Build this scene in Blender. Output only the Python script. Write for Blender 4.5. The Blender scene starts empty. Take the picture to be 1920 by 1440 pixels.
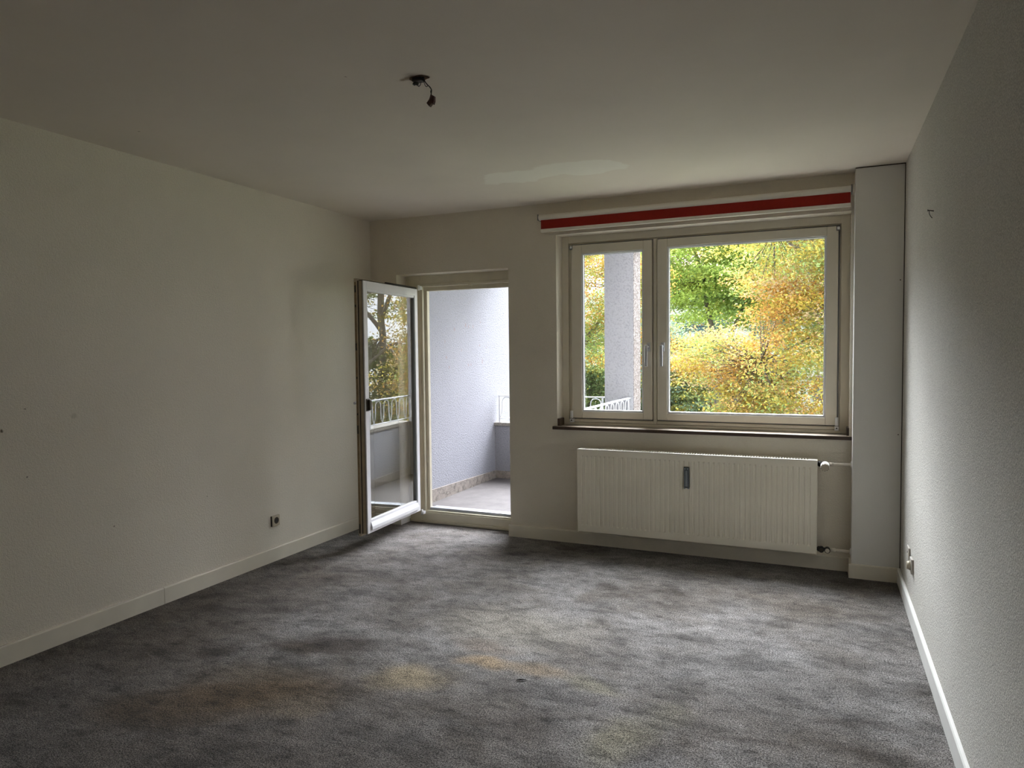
import bpy, bmesh, math, random
import numpy as np
from mathutils import Vector, Matrix, noise as mnoise

S = bpy.context.scene
COL = S.collection
random.seed(7)
rng = np.random.default_rng(11)
R = math.radians
# ------------------------------------------------------------------ camera, sky, exposure
cam_data = bpy.data.cameras.new('camera')
cam = bpy.data.objects.new('camera', cam_data)
COL.objects.link(cam)
S.camera = cam
yaw, pitch, roll, fpx = -0.4152, -0.0451, -0.0103, 1321.87
Fv = Vector((math.sin(yaw)*math.cos(pitch), math.cos(yaw)*math.cos(pitch), math.sin(pitch)))
R0 = Vector((math.cos(yaw), -math.sin(yaw), 0))
U0 = R0.cross(Fv)
Rv = R0*math.cos(roll) + U0*math.sin(roll)
Uv = U0*math.cos(roll) - R0*math.sin(roll)
M = Matrix((Rv, Uv, -Fv)).transposed().to_4x4()
M.translation = Vector((3.4278, -4.8988, 1.4112))
cam.matrix_world = M
cam_data.sensor_width = 36.0
cam_data.lens = fpx/1920*36.0
cam_data.clip_start = 0.05
cam_data.clip_end = 300

world = bpy.data.worlds.new('overcast_sky')
S.world = world
world.use_nodes = True
wn = world.node_tree
wn.nodes.clear()
wo = wn.nodes.new('ShaderNodeOutputWorld')
wb = wn.nodes.new('ShaderNodeBackground')
# bright overcast sky with a glow added opposite the window to brighten the room
SKY_BASE, SKY_GLOW = 1.6, 36.0
GLOW_DIR = Vector((-0.22, 1.0, 0.98)).normalized()
tcw = wn.nodes.new('ShaderNodeTexCoord')
dt = wn.nodes.new('ShaderNodeVectorMath'); dt.operation = 'DOT_PRODUCT'
wn.links.new(tcw.outputs['Generated'], dt.inputs[0]); dt.inputs[1].default_value = GLOW_DIR
mrw = wn.nodes.new('ShaderNodeMapRange'); mrw.interpolation_type = 'SMOOTHERSTEP'
mrw.inputs['From Min'].default_value = 0.68; mrw.inputs['From Max'].default_value = 1.0
mrw.inputs['To Min'].default_value = SKY_BASE; mrw.inputs['To Max'].default_value = SKY_GLOW
wn.links.new(dt.outputs['Value'], mrw.inputs['Value'])
wb.inputs['Color'].default_value = (0.90, 0.925, 1.0, 1)
wn.links.new(mrw.outputs[0], wb.inputs['Strength'])
wn.links.new(wb.outputs[0], wo.inputs[0])

S.view_settings.view_transform = 'Standard'
S.view_settings.look = 'None'
S.view_settings.gamma = 1.0
S.view_settings.use_curve_mapping = False
S.view_settings.exposure = 1.2
S.cycles.use_denoising = True
S.cycles.max_bounces = 14
S.cycles.diffuse_bounces = 10
S.cycles.glossy_bounces = 4
S.cycles.transmission_bounces = 6
S.cycles.transparent_max_bounces = 16
S.cycles.sample_clamp_indirect = 6.0

# ------------------------------------------------------------------ materials
def newmat(name):
    m = bpy.data.materials.new(name)
    m.use_nodes = True
    nt = m.node_tree
    b = nt.nodes['Principled BSDF']
    return m, nt, b

def N(nt, t, **kw):
    n = nt.nodes.new(t)
    for k, v in kw.items():
        if k in n.inputs: n.inputs[k].default_value = v
        else: setattr(n, k, v)
    return n

def coords(nt, scale=(1, 1, 1)):
    tc = N(nt, 'ShaderNodeNewGeometry')
    mp = N(nt, 'ShaderNodeMapping')
    mp.inputs['Scale'].default_value = scale
    nt.links.new(tc.outputs['Position'], mp.inputs['Vector'])
    return mp.outputs['Vector']

def noise(nt, vec, scale, detail=2.0, rough=0.5, dist=0.0):
    n = N(nt, 'ShaderNodeTexNoise')
    n.inputs['Scale'].default_value = scale
    n.inputs['Detail'].default_value = detail
    n.inputs['Roughness'].default_value = rough
    n.inputs['Distortion'].default_value = dist
    nt.links.new(vec, n.inputs['Vector'])
    return n.outputs['Fac']

def ramp(nt, fac, stops):
    r = N(nt, 'ShaderNodeValToRGB')
    e = r.color_ramp.elements
    e[0].position, e[0].color = stops[0][0], (*stops[0][1], 1)
    e[1].position, e[1].color = stops[-1][0], (*stops[-1][1], 1)
    for p, c in stops[1:-1]:
        x = e.new(p); x.color = (*c, 1)
    nt.links.new(fac, r.inputs['Fac'])
    return r.outputs['Color']

def g3(v): return (v, v, v)

def mixc(nt, fac, a, b, mode='MIX'):
    m = N(nt, 'ShaderNodeMix', data_type='RGBA', blend_type=mode)
    for sock, val in ((m.inputs['Factor'], fac), (m.inputs['A'], a), (m.inputs['B'], b)):
        pass
    ins = {'F': m.inputs[0], 'A': m.inputs[6], 'B': m.inputs[7]}
    for k, val in (('F', fac), ('A', a), ('B', b)):
        if hasattr(val, 'is_output'): nt.links.new(val, ins[k])
        elif k == 'F': ins[k].default_value = val
        else: ins[k].default_value = (*val, 1)
    return m.outputs[2]

def math_(nt, op, a, b=None, clamp=False):
    m = N(nt, 'ShaderNodeMath', operation=op)
    m.use_clamp = clamp
    for i, v in enumerate((a, b)):
        if v is None: continue
        if hasattr(v, 'is_output'): nt.links.new(v, m.inputs[i])
        else: m.inputs[i].default_value = v
    return m.outputs[0]

def bump(nt, b, h, strength, dist):
    n = N(nt, 'ShaderNodeBump')
    n.inputs['Strength'].default_value = strength
    n.inputs['Distance'].default_value = dist
    nt.links.new(h, n.inputs['Height'])
    nt.links.new(n.outputs['Normal'], b.inputs['Normal'])
    return n

def simple(name, col, rough=0.5, metal=0.0, var=0.0, vs=30, bmp=0.0, bs=200, spec=0.5):
    m, nt, b = newmat(name)
    b.inputs['Roughness'].default_value = rough
    b.inputs['Metallic'].default_value = metal
    b.inputs['Specular IOR Level'].default_value = spec
    v = coords(nt)
    if var > 0:
        f = noise(nt, v, vs, 3)
        c = ramp(nt, f, [(0.3, tuple(x*(1-var) for x in col)), (0.7, tuple(min(1, x*(1+var)) for x in col))])
        nt.links.new(c, b.inputs['Base Color'])
    else:
        b.inputs['Base Color'].default_value = (*col, 1)
    if bmp > 0:
        bump(nt, b, noise(nt, v, bs, 2), bmp, 0.002)
    return m

def blob(nt, vec, c, rad, wob, soft=0.45):
    """soft irregular patch: 1 inside, 0 outside; vec is the (distorted) position"""
    mp = N(nt, 'ShaderNodeMapping', vector_type='TEXTURE')
    mp.inputs['Location'].default_value = c
    mp.inputs['Rotation'].default_value = (0, 0, wob)
    mp.inputs['Scale'].default_value = rad
    nt.links.new(vec, mp.inputs['Vector'])
    g = N(nt, 'ShaderNodeVectorMath', operation='LENGTH')
    nt.links.new(mp.outputs[0], g.inputs[0])
    mr = N(nt, 'ShaderNodeMapRange', interpolation_type='SMOOTHSTEP')
    mr.inputs['From Min'].default_value = 1.0
    mr.inputs['From Max'].default_value = 1.0 - soft*1.6
    nt.links.new(g.outputs['Value'], mr.inputs['Value'])
    return mr.outputs[0]

def distorted(nt, vec, scale, amt, detail=3):
    n = N(nt, 'ShaderNodeTexNoise')
    n.inputs['Scale'].default_value = scale
    n.inputs['Detail'].default_value = detail
    nt.links.new(vec, n.inputs['Vector'])
    s = N(nt, 'ShaderNodeVectorMath', operation='SUBTRACT')
    nt.links.new(n.outputs['Color'], s.inputs[0]); s.inputs[1].default_value = (.5, .5, .5)
    k = N(nt, 'ShaderNodeVectorMath', operation='SCALE')
    nt.links.new(s.outputs[0], k.inputs[0]); k.inputs['Scale'].default_value = amt
    a = N(nt, 'ShaderNodeVectorMath', operation='ADD')
    nt.links.new(vec, a.inputs[0]); nt.links.new(k.outputs[0], a.inputs[1])
    return a.outputs[0]

def wall_material(name, col, bstr=0.8, bdist=0.003, grain=0.10, gs=170, marks=()):
    m, nt, b = newmat(name)
    b.inputs['Roughness'].default_value = 0.9
    b.inputs['Specular IOR Level'].default_value = 0.15
    v = coords(nt)
    f = noise(nt, v, 1.1, 4, .6)
    c = ramp(nt, f, [(0.3, tuple(x*.94 for x in col)), (0.7, tuple(min(1, x*1.03) for x in col))])
    h = noise(nt, v, gs, 3, .6)
    c = mixc(nt, 1.0, c, ramp(nt, h, [(0.35, g3(1-grain)), (0.65, g3(1.0))]), 'MULTIPLY')
    dv = distorted(nt, v, 25, .02)
    for (p, r, cc) in marks:
        c = mixc(nt, blob(nt, dv, p, r, 0, .5), c, cc)
    nt.links.new(c, b.inputs['Base Color'])
    h2 = noise(nt, v, gs*.45, 3, .55)
    hh = math_(nt, 'ADD', h, h2)
    bump(nt, b, hh, bstr, bdist)
    return m

WALLC = (0.80, 0.745, 0.64)
M_left = wall_material('wallpaper_left', WALLC, marks=[
    ((0, -2.905, 1.076), (.1, .012, .012), (.12, .1, .08)), ((0, -2.562, 1.115), (.1, .020, .020), (.62, .575, .49)),
    ((0, -2.80, .846), (.1, .006, .006), (.2, .17, .14)), ((0, -2.368, .511), (.1, .007, .006), (.25, .2, .16)),
    ((0, -1.751, .555), (.1, .006, .006), (.25, .2, .16)), ((0, -2.80, 1.165), (.1, .006, .004), (.25, .2, .16))])
M_front = wall_material('wallpaper_front', (0.76, 0.70, 0.59), grain=.05)
M_right = wall_material('wallpaper_right', (0.76, 0.73, 0.665), bstr=1.0, bdist=.004, grain=.42, gs=200)
M_chase = wall_material('column_plaster', (0.76, 0.745, 0.70), bstr=.12, grain=.02)

def ceiling_material():
    m, nt, b = newmat('ceiling_paint')
    b.inputs['Roughness'].default_value = 0.92
    b.inputs['Specular IOR Level'].default_value = 0.12
    v = coords(nt)
    base = (0.74, 0.68, 0.60)
    f = noise(nt, v, 1.4, 5, .6)
    c = ramp(nt, f, [(0.3, tuple(x*.95 for x in base)), (0.7, tuple(x*1.02 for x in base))])
    dv = distorted(nt, v, 4.5, .35, 4)
    pt = math_(nt, 'MAXIMUM', blob(nt, dv, (1.72, -.80, 2.5), (.34, .15, 1), R(-12), .12),
               blob(nt, dv, (2.12, -.84, 2.5), (.30, .15, 1), R(15), .12))
    c = mixc(nt, math_(nt, 'MULTIPLY', pt, .8), c, (0.83, 0.80, 0.725))
    dv2 = distorted(nt, v, 20, .05)
    for p, r in (((1.93, -2.452, 2.5), (.075, .03, .1)), ((1.90, -2.455, 2.5), (.05, .014, .1))):
        c = mixc(nt, blob(nt, dv2, p, r, 0, .5), c, (0.36, 0.29, 0.21))
    c = mixc(nt, blob(nt, dv2, (.381, -2.44, 2.5), (.008, .008, .1), 0), c, (.2, .16, .12))
    c = mixc(nt, blob(nt, dv2, (1.701, -2.567, 2.5), (.006, .006, .1), 0), c, (.2, .16, .12))
    nt.links.new(c, b.inputs['Base Color'])
    h = math_(nt, 'ADD', noise(nt, v, 60, 3), math_(nt, 'MULTIPLY', pt, .5))
    bump(nt, b, h, .25, .0015)
    return m
M_ceiling = ceiling_material()

def carpet_material():
    m, nt, b = newmat('carpet_pile')
    b.inputs['Roughness'].default_value = 1.0
    b.inputs['Specular IOR Level'].default_value = 0.0
    b.inputs['Sheen Weight'].default_value = 0.12
    b.inputs['Sheen Roughness'].default_value = 0.4
    v = coords(nt)
    dv = distorted(nt, v, 2.2, .55, 5)
    dvb = distorted(nt, v, 5.5, .16, 5)
    base = (0.205, 0.185, 0.165)
    # pressed and brushed areas of the pile
    f1 = noise(nt, dv, 1.3, 8, .68)
    c = ramp(nt, f1, [(0.36, (.092, .080, .069)), (0.46, (.130, .118, .107)), (0.54, (.160, .149, .140)), (0.66, (.20, .19, .182))])
    tan, cream, yellow, brown, dark = (.225, .178, .128), (.215, .195, .165), (.185, .170, .125), (.085, .064, .042), (.048, .039, .033)
    STAINS_AND_LIGHT = [
        ((1.6, -3.15), (2.0, 1.05), 0, (.066, .056, .048), .75), ((3.2, -1.75), (.8, .55), 0, (.20, .197, .195), .35), ((.3, -2.2), (.75, 1.6), 0, (.085, .068, .052), .55),  # first patch paints light falloff near the viewer, second paints window-lit carpet
        ((1.90, -1.62), (.48, .40), 0, cream, .7), ((2.15, -1.65), (.5, .3), .2, cream, .5), ((3.35, -.75), (.5, .35), 0, brown, .35),  # cream stains; the last entry paints the dim zone shaded by the column
        ((1.93, -1.90), (.24, .11), -.1, (.175, .14, .112), .6),
        ((2.03, -2.06), (.22, .085), .05, (.25, .19, .125), .95), ((2.28, -2.05), (.22, .09), -.05, tan, .8),
        ((1.80, -2.32), (.26, .17), .3, (.225, .185, .125), .9), ((2.56, -2.10), (.20, .09), -.2, yellow, .7),
        ((2.76, -2.46), (.16, .30), -.35, yellow, .7), ((2.90, -2.20), (.12, .14), 0, yellow, .4),
        ((1.25, -2.72), (.66, .28), .55, (.085, .060, .036), .95), ((1.02, -2.95), (.40, .22), .4, (.066, .049, .033), .8),
        ((1.50, -2.72), (.24, .15), .5, (.125, .102, .075), .7), ((1.12, -2.55), (.35, .18), .3, (.085, .068, .048), .7),
        ((.80, -2.46), (.16, .09), .7, dark, .8), ((1.30, -2.15), (.34, .17), .2, dark, .85),
        ((1.13, -2.27), (.26, .12), .1, (.05, .038, .028), .8), ((1.60, -2.02), (.16, .07), 0, dark, .5),
        ((2.40, -2.50), (.22, .24), -.4, dark, .6), ((2.34, -2.25), (.42, .14), 0, (.075, .068, .064), .6),
        ((.62, -1.95), (.55, .10), .3, dark, .45), ((.45, -2.6), (.5, .12), .5, dark, .4),
        ((3.55, -2.0), (.3, .05), .1, dark, .5), ((3.2, -2.3), (.28, .04), .05, dark, .45), ((3.6, -2.2), (.2, .04), .0, dark, .5),
        ((1.15, -2.98), (.9, .05), .62, dark, .35),
    ]
    for (p, r, rot, cc, a) in STAINS_AND_LIGHT:
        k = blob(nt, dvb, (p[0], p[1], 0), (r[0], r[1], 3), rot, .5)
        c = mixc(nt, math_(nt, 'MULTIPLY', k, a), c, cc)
    # wispy footmarks and tufts over everything
    vs = coords(nt, (1.0, 1.6, 1))
    f2 = noise(nt, distorted(nt, vs, 2.5, .4, 5), 4.0, 9, .70)
    c = mixc(nt, 1.0, c, ramp(nt, f2, [(0.37, g3(.60)), (0.5, g3(1.0)), (0.63, g3(1.22))]), 'MULTIPLY')
    f3 = noise(nt, distorted(nt, vs, 7, .12, 4), 12.0, 7, .72)
    c = mixc(nt, 1.0, c, ramp(nt, f3, [(0.35, g3(.50)), (0.44, g3(.90)), (0.64, g3(1.18))]), 'MULTIPLY')
    g = math_(nt, 'ADD', math_(nt, 'MULTIPLY', noise(nt, v, 260, 2, .7), .5), math_(nt, 'MULTIPLY', noise(nt, v, 130, 3, .7), .5))
    c = mixc(nt, 1.0, c, ramp(nt, g, [(0.41, g3(.20)), (0.5, g3(1.0)), (0.59, g3(2.2))]), 'MULTIPLY')
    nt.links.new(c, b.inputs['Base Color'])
    h = math_(nt, 'ADD', math_(nt, 'MULTIPLY', g, 1.0), math_(nt, 'MULTIPLY', f3, 1.2))
    h = math_(nt, 'ADD', h, math_(nt, 'MULTIPLY', f2, 1.6))
    bump(nt, b, h, .8, .006)
    return m
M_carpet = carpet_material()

def dirty_concrete(name, col, vs=6, dark=.55):
    m, nt, b = newmat(name)
    b.inputs['Roughness'].default_value = .9
    v = coords(nt)
    f = noise(nt, v, vs, 8, .7)
    c = ramp(nt, f, [(0.32, tuple(x*dark for x in col)), (0.5, col), (0.72, tuple(min(1, x*1.25) for x in col))])
    vo = N(nt, 'ShaderNodeTexVoronoi', feature='DISTANCE_TO_EDGE')
    vo.inputs['Scale'].default_value = 9
    nt.links.new(distorted(nt, v, 6, .12), vo.inputs['Vector'])
    ck = ramp(nt, vo.outputs['Distance'], [(0.0, g3(.55)), (0.03, g3(1))])
    if dark < .5: c = mixc(nt, 1.0, c, ck, 'MULTIPLY')
    nt.links.new(c, b.inputs['Base Color'])
    bump(nt, b, f, .5, .004)
    return m
M_balfloor = dirty_concrete('balcony_concrete', (.10, .09, .087), 5, .75)
M_dirty = dirty_concrete('weathered_base_strip', (.25, .22, .195), 16, .38)
M_cap = dirty_concrete('mossy_coping', (.30, .28, .25), 30, .4)

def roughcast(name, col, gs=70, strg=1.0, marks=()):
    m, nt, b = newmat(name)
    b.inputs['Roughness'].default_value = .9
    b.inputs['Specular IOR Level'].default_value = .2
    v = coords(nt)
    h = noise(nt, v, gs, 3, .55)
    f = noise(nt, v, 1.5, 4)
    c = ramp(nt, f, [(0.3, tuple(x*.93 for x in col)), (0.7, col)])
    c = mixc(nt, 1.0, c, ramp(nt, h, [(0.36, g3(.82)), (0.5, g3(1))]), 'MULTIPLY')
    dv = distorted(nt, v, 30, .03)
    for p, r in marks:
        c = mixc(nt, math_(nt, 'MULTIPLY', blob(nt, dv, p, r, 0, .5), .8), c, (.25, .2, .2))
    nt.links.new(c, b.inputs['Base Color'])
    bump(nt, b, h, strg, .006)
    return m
rc = random.Random(3)
wall_marks = [((0, .95 + rc.random()*1.3, 1.25 + rc.random()*.5), (.2, .012 + rc.random()*.012, .012 + rc.random()*.02)) for _ in range(14)]
wall_marks += [((0, 2.1, 1.32), (.2, .015, .06))]
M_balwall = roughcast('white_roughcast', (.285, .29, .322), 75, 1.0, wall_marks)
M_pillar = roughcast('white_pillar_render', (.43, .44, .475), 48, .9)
def pebble():
    m, nt, b = newmat('pebble_dash')
    b.inputs['Roughness'].default_value = .9
    v = coords(nt)
    vo = N(nt, 'ShaderNodeTexVoronoi'); vo.inputs['Scale'].default_value = 110
    nt.links.new(v, vo.inputs['Vector'])
    bw = N(nt, 'ShaderNodeRGBToBW'); nt.links.new(vo.outputs['Color'], bw.inputs[0])
    c = ramp(nt, bw.outputs[0], [(0.25, (.07, .05, .045)), (0.45, (.17, .13, .115)), (0.6, (.25, .205, .19)), (0.8, (.42, .39, .38))])
    nt.links.new(c, b.inputs['Base Color'])
    bump(nt, b, vo.outputs['Distance'], 1.0, .006)
    return m
M_pebble = pebble()

M_base = simple('baseboard_cream_paint', (.72, .67, .56), .55, var=.05, vs=6)
M_base_white = simple('baseboard_white_paint', (.80, .79, .75), .45, var=.04, vs=6)
M_winpaint = simple('window_frame_cream_paint', (.74, .69, .58), .42, var=.03, vs=8)
M_bead = simple('glazing_bead_white', (.80, .81, .82), .35)
M_gasket = simple('grey_gasket', (.18, .18, .18), .6)
M_doorwhite = simple('door_leaf_white_paint', (.74, .74, .76), .4, var=.03, vs=9)
M_dooredge = simple('door_edge_cream_paint', (.44, .37, .26), .5, var=.12, vs=14)
M_doorframe = simple('door_frame_cream_paint', (.66, .61, .48), .45, var=.05, vs=10)
M_alu = simple('weather_bar_aluminium', (.42, .44, .48), .4, metal=.6, var=.1, vs=20)
M_sill = simple('brown_sill_front', (.060, .038, .026), .35, var=.2, vs=20)
M_silltop = simple('brown_sill_stone', (.34, .28, .22), .30, var=.15, vs=25)
M_handle = simple('satin_white_handle', (.75, .76, .80), .22, metal=.35)
M_darkmetal = simple('dark_bronze_metal', (.055, .045, .03), .45, metal=.5)
M_black = simple('black_plastic', (.02, .018, .015), .5)
M_rad = simple('radiator_cream_enamel', (.90, .85, .72), .35, var=.03, vs=5)
M_radgrille = simple('radiator_grille_cream', (.80, .76, .67), .4)
M_meter = simple('heat_meter_grey', (.30, .34, .36), .35)
M_meterdark = simple('heat_meter_slot', (.03, .04, .045), .3)
M_pipe = simple('painted_pipe', (.72, .66, .56), .5, var=.06, vs=30)
M_valvewhite = simple('thermostat_white', (.82, .81, .76), .35)
M_blindwhite = simple('blind_cassette_white', (.80, .76, .67), .4)
M_blindred = simple('blind_red_fabric', (.30, .012, .003), .85, var=.08, vs=60, bmp=.3, bs=900)
M_cord = simple('blind_chain_white', (.6, .58, .52), .5)
M_socket = simple('yellowed_cream_plastic', (.50, .44, .33), .4)
M_socketdark = simple('socket_brown_bakelite', (.05, .035, .02), .4)
M_socketdull = simple('painted_over_socket', (.46, .43, .38), .6)
M_wire = simple('black_wire', (.012, .010, .009), .5)
M_wirered = simple('dark_red_terminal', (.05, .012, .010), .55)
M_holedark = simple('ceiling_hole_dark', (.10, .055, .03), .95, var=.4, vs=60)
M_nail = simple('rusty_nail', (.06, .05, .04), .5, metal=.6)
M_railing = simple('white_railing_paint', (.66, .68, .72), .45, var=.08, vs=20)
M_bark = simple('tree_bark', (.10, .085, .07), .9, var=.35, vs=9, bmp=.6, bs=25)
M_grass = simple('lawn_grass', (.12, .14, .08), .95, var=.35, vs=2.5)
M_ext = roughcast('house_render', (.7, .69, .66), 50, .5)

def glass_material(name, k):
    m = bpy.data.materials.new(name); m.use_nodes = True
    nt = m.node_tree; nt.nodes.clear()
    o = N(nt, 'ShaderNodeOutputMaterial'); mx = N(nt, 'ShaderNodeMixShader')
    t = N(nt, 'ShaderNodeBsdfTransparent'); t.inputs[0].default_value = (.96, .975, .97, 1)
    g = N(nt, 'ShaderNodeBsdfGlossy'); g.inputs['Roughness'].default_value = 0.0
    g.inputs['Color'].default_value = (.95, .97, .96, 1)
    ge = N(nt, 'ShaderNodeNewGeometry')
    dp = N(nt, 'ShaderNodeVectorMath', operation='DOT_PRODUCT')
    nt.links.new(ge.outputs['Incoming'], dp.inputs[0]); nt.links.new(ge.outputs['Normal'], dp.inputs[1])
    c1 = math_(nt, 'SUBTRACT', 1.0, math_(nt, 'ABSOLUTE', dp.outputs['Value']))
    fr = math_(nt, 'ADD', .04, math_(nt, 'MULTIPLY', .96, math_(nt, 'POWER', c1, 5.0)))
    f = math_(nt, 'MULTIPLY', fr, k, True)
    nt.links.new(f, mx.inputs[0]); nt.links.new(t.outputs[0], mx.inputs[1]); nt.links.new(g.outputs[0], mx.inputs[2])
    nt.links.new(mx.outputs[0], o.inputs[0])
    return m
M_glass = glass_material('double_glazing', 1.3)
M_glassdoor = glass_material('door_double_glazing', 2.2)

def leaf_material(name):
    m = bpy.data.materials.new(name); m.use_nodes = True
    nt = m.node_tree; nt.nodes.clear()
    o = N(nt, 'ShaderNodeOutputMaterial'); mx = N(nt, 'ShaderNodeMixShader')
    mx.inputs[0].default_value = .38
    a = N(nt, 'ShaderNodeAttribute'); a.attribute_name = 'leaf_color'
    d = N(nt, 'ShaderNodeBsdfDiffuse'); t = N(nt, 'ShaderNodeBsdfTranslucent')
    nt.links.new(a.outputs['Color'], d.inputs[0]); nt.links.new(a.outputs['Color'], t.inputs[0])
    nt.links.new(d.outputs[0], mx.inputs[1]); nt.links.new(t.outputs[0], mx.inputs[2])
    nt.links.new(mx.outputs[0], o.inputs[0])
    return m
M_leaf = leaf_material('autumn_leaf')

# ------------------------------------------------------------------ mesh helpers
def link(name, me, parent=None):
    o = bpy.data.objects.new(name, me)
    COL.objects.link(o)
    if parent: o.parent = parent
    return o

class MB:
    def __init__(s): s.bm = bmesh.new(); s.mats = []
    def mi(s, m):
        if m is None: return 0
        if m not in s.mats: s.mats.append(m)
        return s.mats.index(m)
    def box(s, x0, x1, y0, y1, z0, z1, m=None, bev=0.0, mat4=None):
        r = bmesh.ops.create_cube(s.bm, size=1)
        vs = r['verts']
        T = Matrix.Translation(((x0+x1)/2, (y0+y1)/2, (z0+z1)/2)) @ Matrix.Diagonal((abs(x1-x0), abs(y1-y0), abs(z1-z0), 1))
        if mat4: T = mat4 @ T
        bmesh.ops.transform(s.bm, matrix=T, verts=vs)
        fs = set(f for v in vs for f in v.link_faces)
        k = s.mi(m)
        for f in fs: f.material_index = k
        if bev > 0:
            es = list(set(e for v in vs for e in v.link_edges))
            rr = bmesh.ops.bevel(s.bm, geom=es, offset=bev, segments=2, affect='EDGES', profile=.5)
            for f in rr['faces']: f.material_index = k
        return s
    def cyl(s, p0, p1, r, r2=None, n=16, m=None):
        p0, p1 = Vector(p0), Vector(p1); d = p1-p0
        q = d.to_track_quat('Z', 'Y').to_matrix().to_4x4()
        T = Matrix.Translation((p0+p1)/2) @ q
        rr = bmesh.ops.create_cone(s.bm, cap_ends=True, segments=n, radius1=r, radius2=r if r2 is None else r2, depth=d.length, matrix=T)
        k = s.mi(m)
        for f in set(f for v in rr['verts'] for f in v.link_faces):
            f.material_index = k
            if len(f.verts) == 4: f.smooth = True
        return s
    def tube(s, pts, r, n=8, m=None):
        pts = [Vector(p) for p in pts]
        rs = r if hasattr(r, '__len__') else [r]*len(pts)
        k = s.mi(m); rings = []
        up = None
        for i, p in enumerate(pts):
            d = (pts[min(i+1, len(pts)-1)] - pts[max(i-1, 0)]).normalized()
            if up is None: up = d.orthogonal().normalized()
            a = (up - d*up.dot(d))
            a = a.normalized() if a.length > 1e-5 else d.orthogonal().normalized()
            up = a; b = d.cross(a)
            rings.append([s.bm.verts.new(p + (a*math.cos(t)+b*math.sin(t))*rs[i]) for t in [2*math.pi*j/n for j in range(n)]])
        for A, B in zip(rings, rings[1:]):
            for j in range(n):
                f = s.bm.faces.new((A[j], A[(j+1) % n], B[(j+1) % n], B[j])); f.smooth = True; f.material_index = k
        for rg in (rings[0][::-1], rings[-1]):
            f = s.bm.faces.new(rg); f.material_index = k
        return s
    def prism(s, pts, axis, a, b, m=None, smooth=False):
        """extrude closed 2D outline along an axis; pts are the two other coordinates"""
        k = s.mi(m)
        def v(p, t):
            l = list(p); l.insert(axis, t); return s.bm.verts.new(l)
        A = [v(p, a) for p in pts]; B = [v(p, b) for p in pts]
        n = len(pts)
        fs = [s.bm.faces.new(A), s.bm.faces.new(B[::-1])]
        for i in range(n):
            f = s.bm.faces.new((A[i], B[i], B[(i+1) % n], A[(i+1) % n])); fs.append(f); f.smooth = smooth
        for f in fs: f.material_index = k
        bmesh.ops.recalc_face_normals(s.bm, faces=fs)
        return s
    def build(s, name, mat=None, parent=None):
        me = bpy.data.meshes.new(name)
        s.bm.to_mesh(me); s.bm.free()
        if mat is not None and not s.mats: me.materials.append(mat)
        for m in s.mats: me.materials.append(m)
        return link(name, me, parent)

def tag(o, label=None, cat=None, group=None, kind=None):
    if label: o['label'] = label
    if cat: o['category'] = cat
    if group: o['group'] = group
    if kind: o['kind'] = kind
    return o

def empty(name, loc=(0, 0, 0)):
    o = bpy.data.objects.new(name, None); o.empty_display_size = .1
    COL.objects.link(o); o.location = loc
    return o

def adopt(o, root):
    """parent o (built in world coordinates) to root without moving it"""
    o.parent = root
    o.matrix_parent_inverse = root.matrix_world.inverted() if False else Matrix.Translation(-Vector(root.location))
    return o

W, H, YB = 3.866, 2.5, -5.75
# ------------------------------------------------------------------ room shell
def struct(o, label, cat): return tag(o, label, cat, kind='structure')

b = MB(); bmf = b.bm
nx, ny = 140, 200
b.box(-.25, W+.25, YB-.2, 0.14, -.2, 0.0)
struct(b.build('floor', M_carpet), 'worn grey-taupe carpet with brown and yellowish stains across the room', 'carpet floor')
b = MB(); b.box(-.25, W+.25, YB-.2, .30, H, H+.25)
struct(b.build('ceiling', M_ceiling), 'dull off-white ceiling with a smeared repair patch near the window', 'ceiling')
b = MB(); b.box(-.25, 0, YB-.2, .0, -.2, H)
struct(b.build('wall_left', M_left), 'textured cream wall on the left side with a few small marks', 'wall')
b = MB(); b.box(W, W+.25, YB-.2, .30, -.2, H)
struct(b.build('wall_right', M_right), 'grainy woodchip wall on the right, lit sideways by the window', 'wall')
b = MB(); b.box(0, W, YB-.2, YB, -.2, H)
struct(b.build('wall_back', M_left), 'plain cream wall behind the viewer', 'wall')
# front wall with door and window openings
DX0, DX1, DZ = .250, 1.246, 2.047
WX0, WX1, WZ0, WZ1 = 1.632, 3.584, .845, 2.266
b = MB()
def fw(x0, x1, z0, z1):
    b.box(x0, x1, 0, .299, z0, z1)
fw(-.25, DX0, -.2, H); fw(DX0, DX1, DZ, H); fw(DX1, WX0, -.2, H)
fw(WX0, WX1, -.2, WZ0); fw(WX0, WX1, WZ1, H); fw(WX1, W, -.2, H)
struct(b.build('wall_front', M_front), 'cream wall with the balcony door and the wide window', 'wall')
b = MB(); b.box(-.25, W+2.5, .30, .33, -.3, 0-.21)
b.box(W, W+2.5, .30, .33, -.3, H+1.5); b.box(WX0-.06, W, .30, .33, -.3, WZ0-.02); b.box(WX1+.03, W, .30, .33, WZ0-.02, WZ1)
b.box(-.25, W+2.5, .30, .33, WZ1, H+1.5); b.box(DX1+.02, WX0-.03, .30, .33, -.2, WZ1); b.box(-.25, DX0-.02, .30, .33, -.2, WZ1)
b.box(DX0-.02, DX1+.02, .30, .33, DZ+.02, WZ1)
struct(b.build('wall_facade', M_pebble), 'pebble-dashed outer face of the building around door and window', 'wall')
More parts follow.
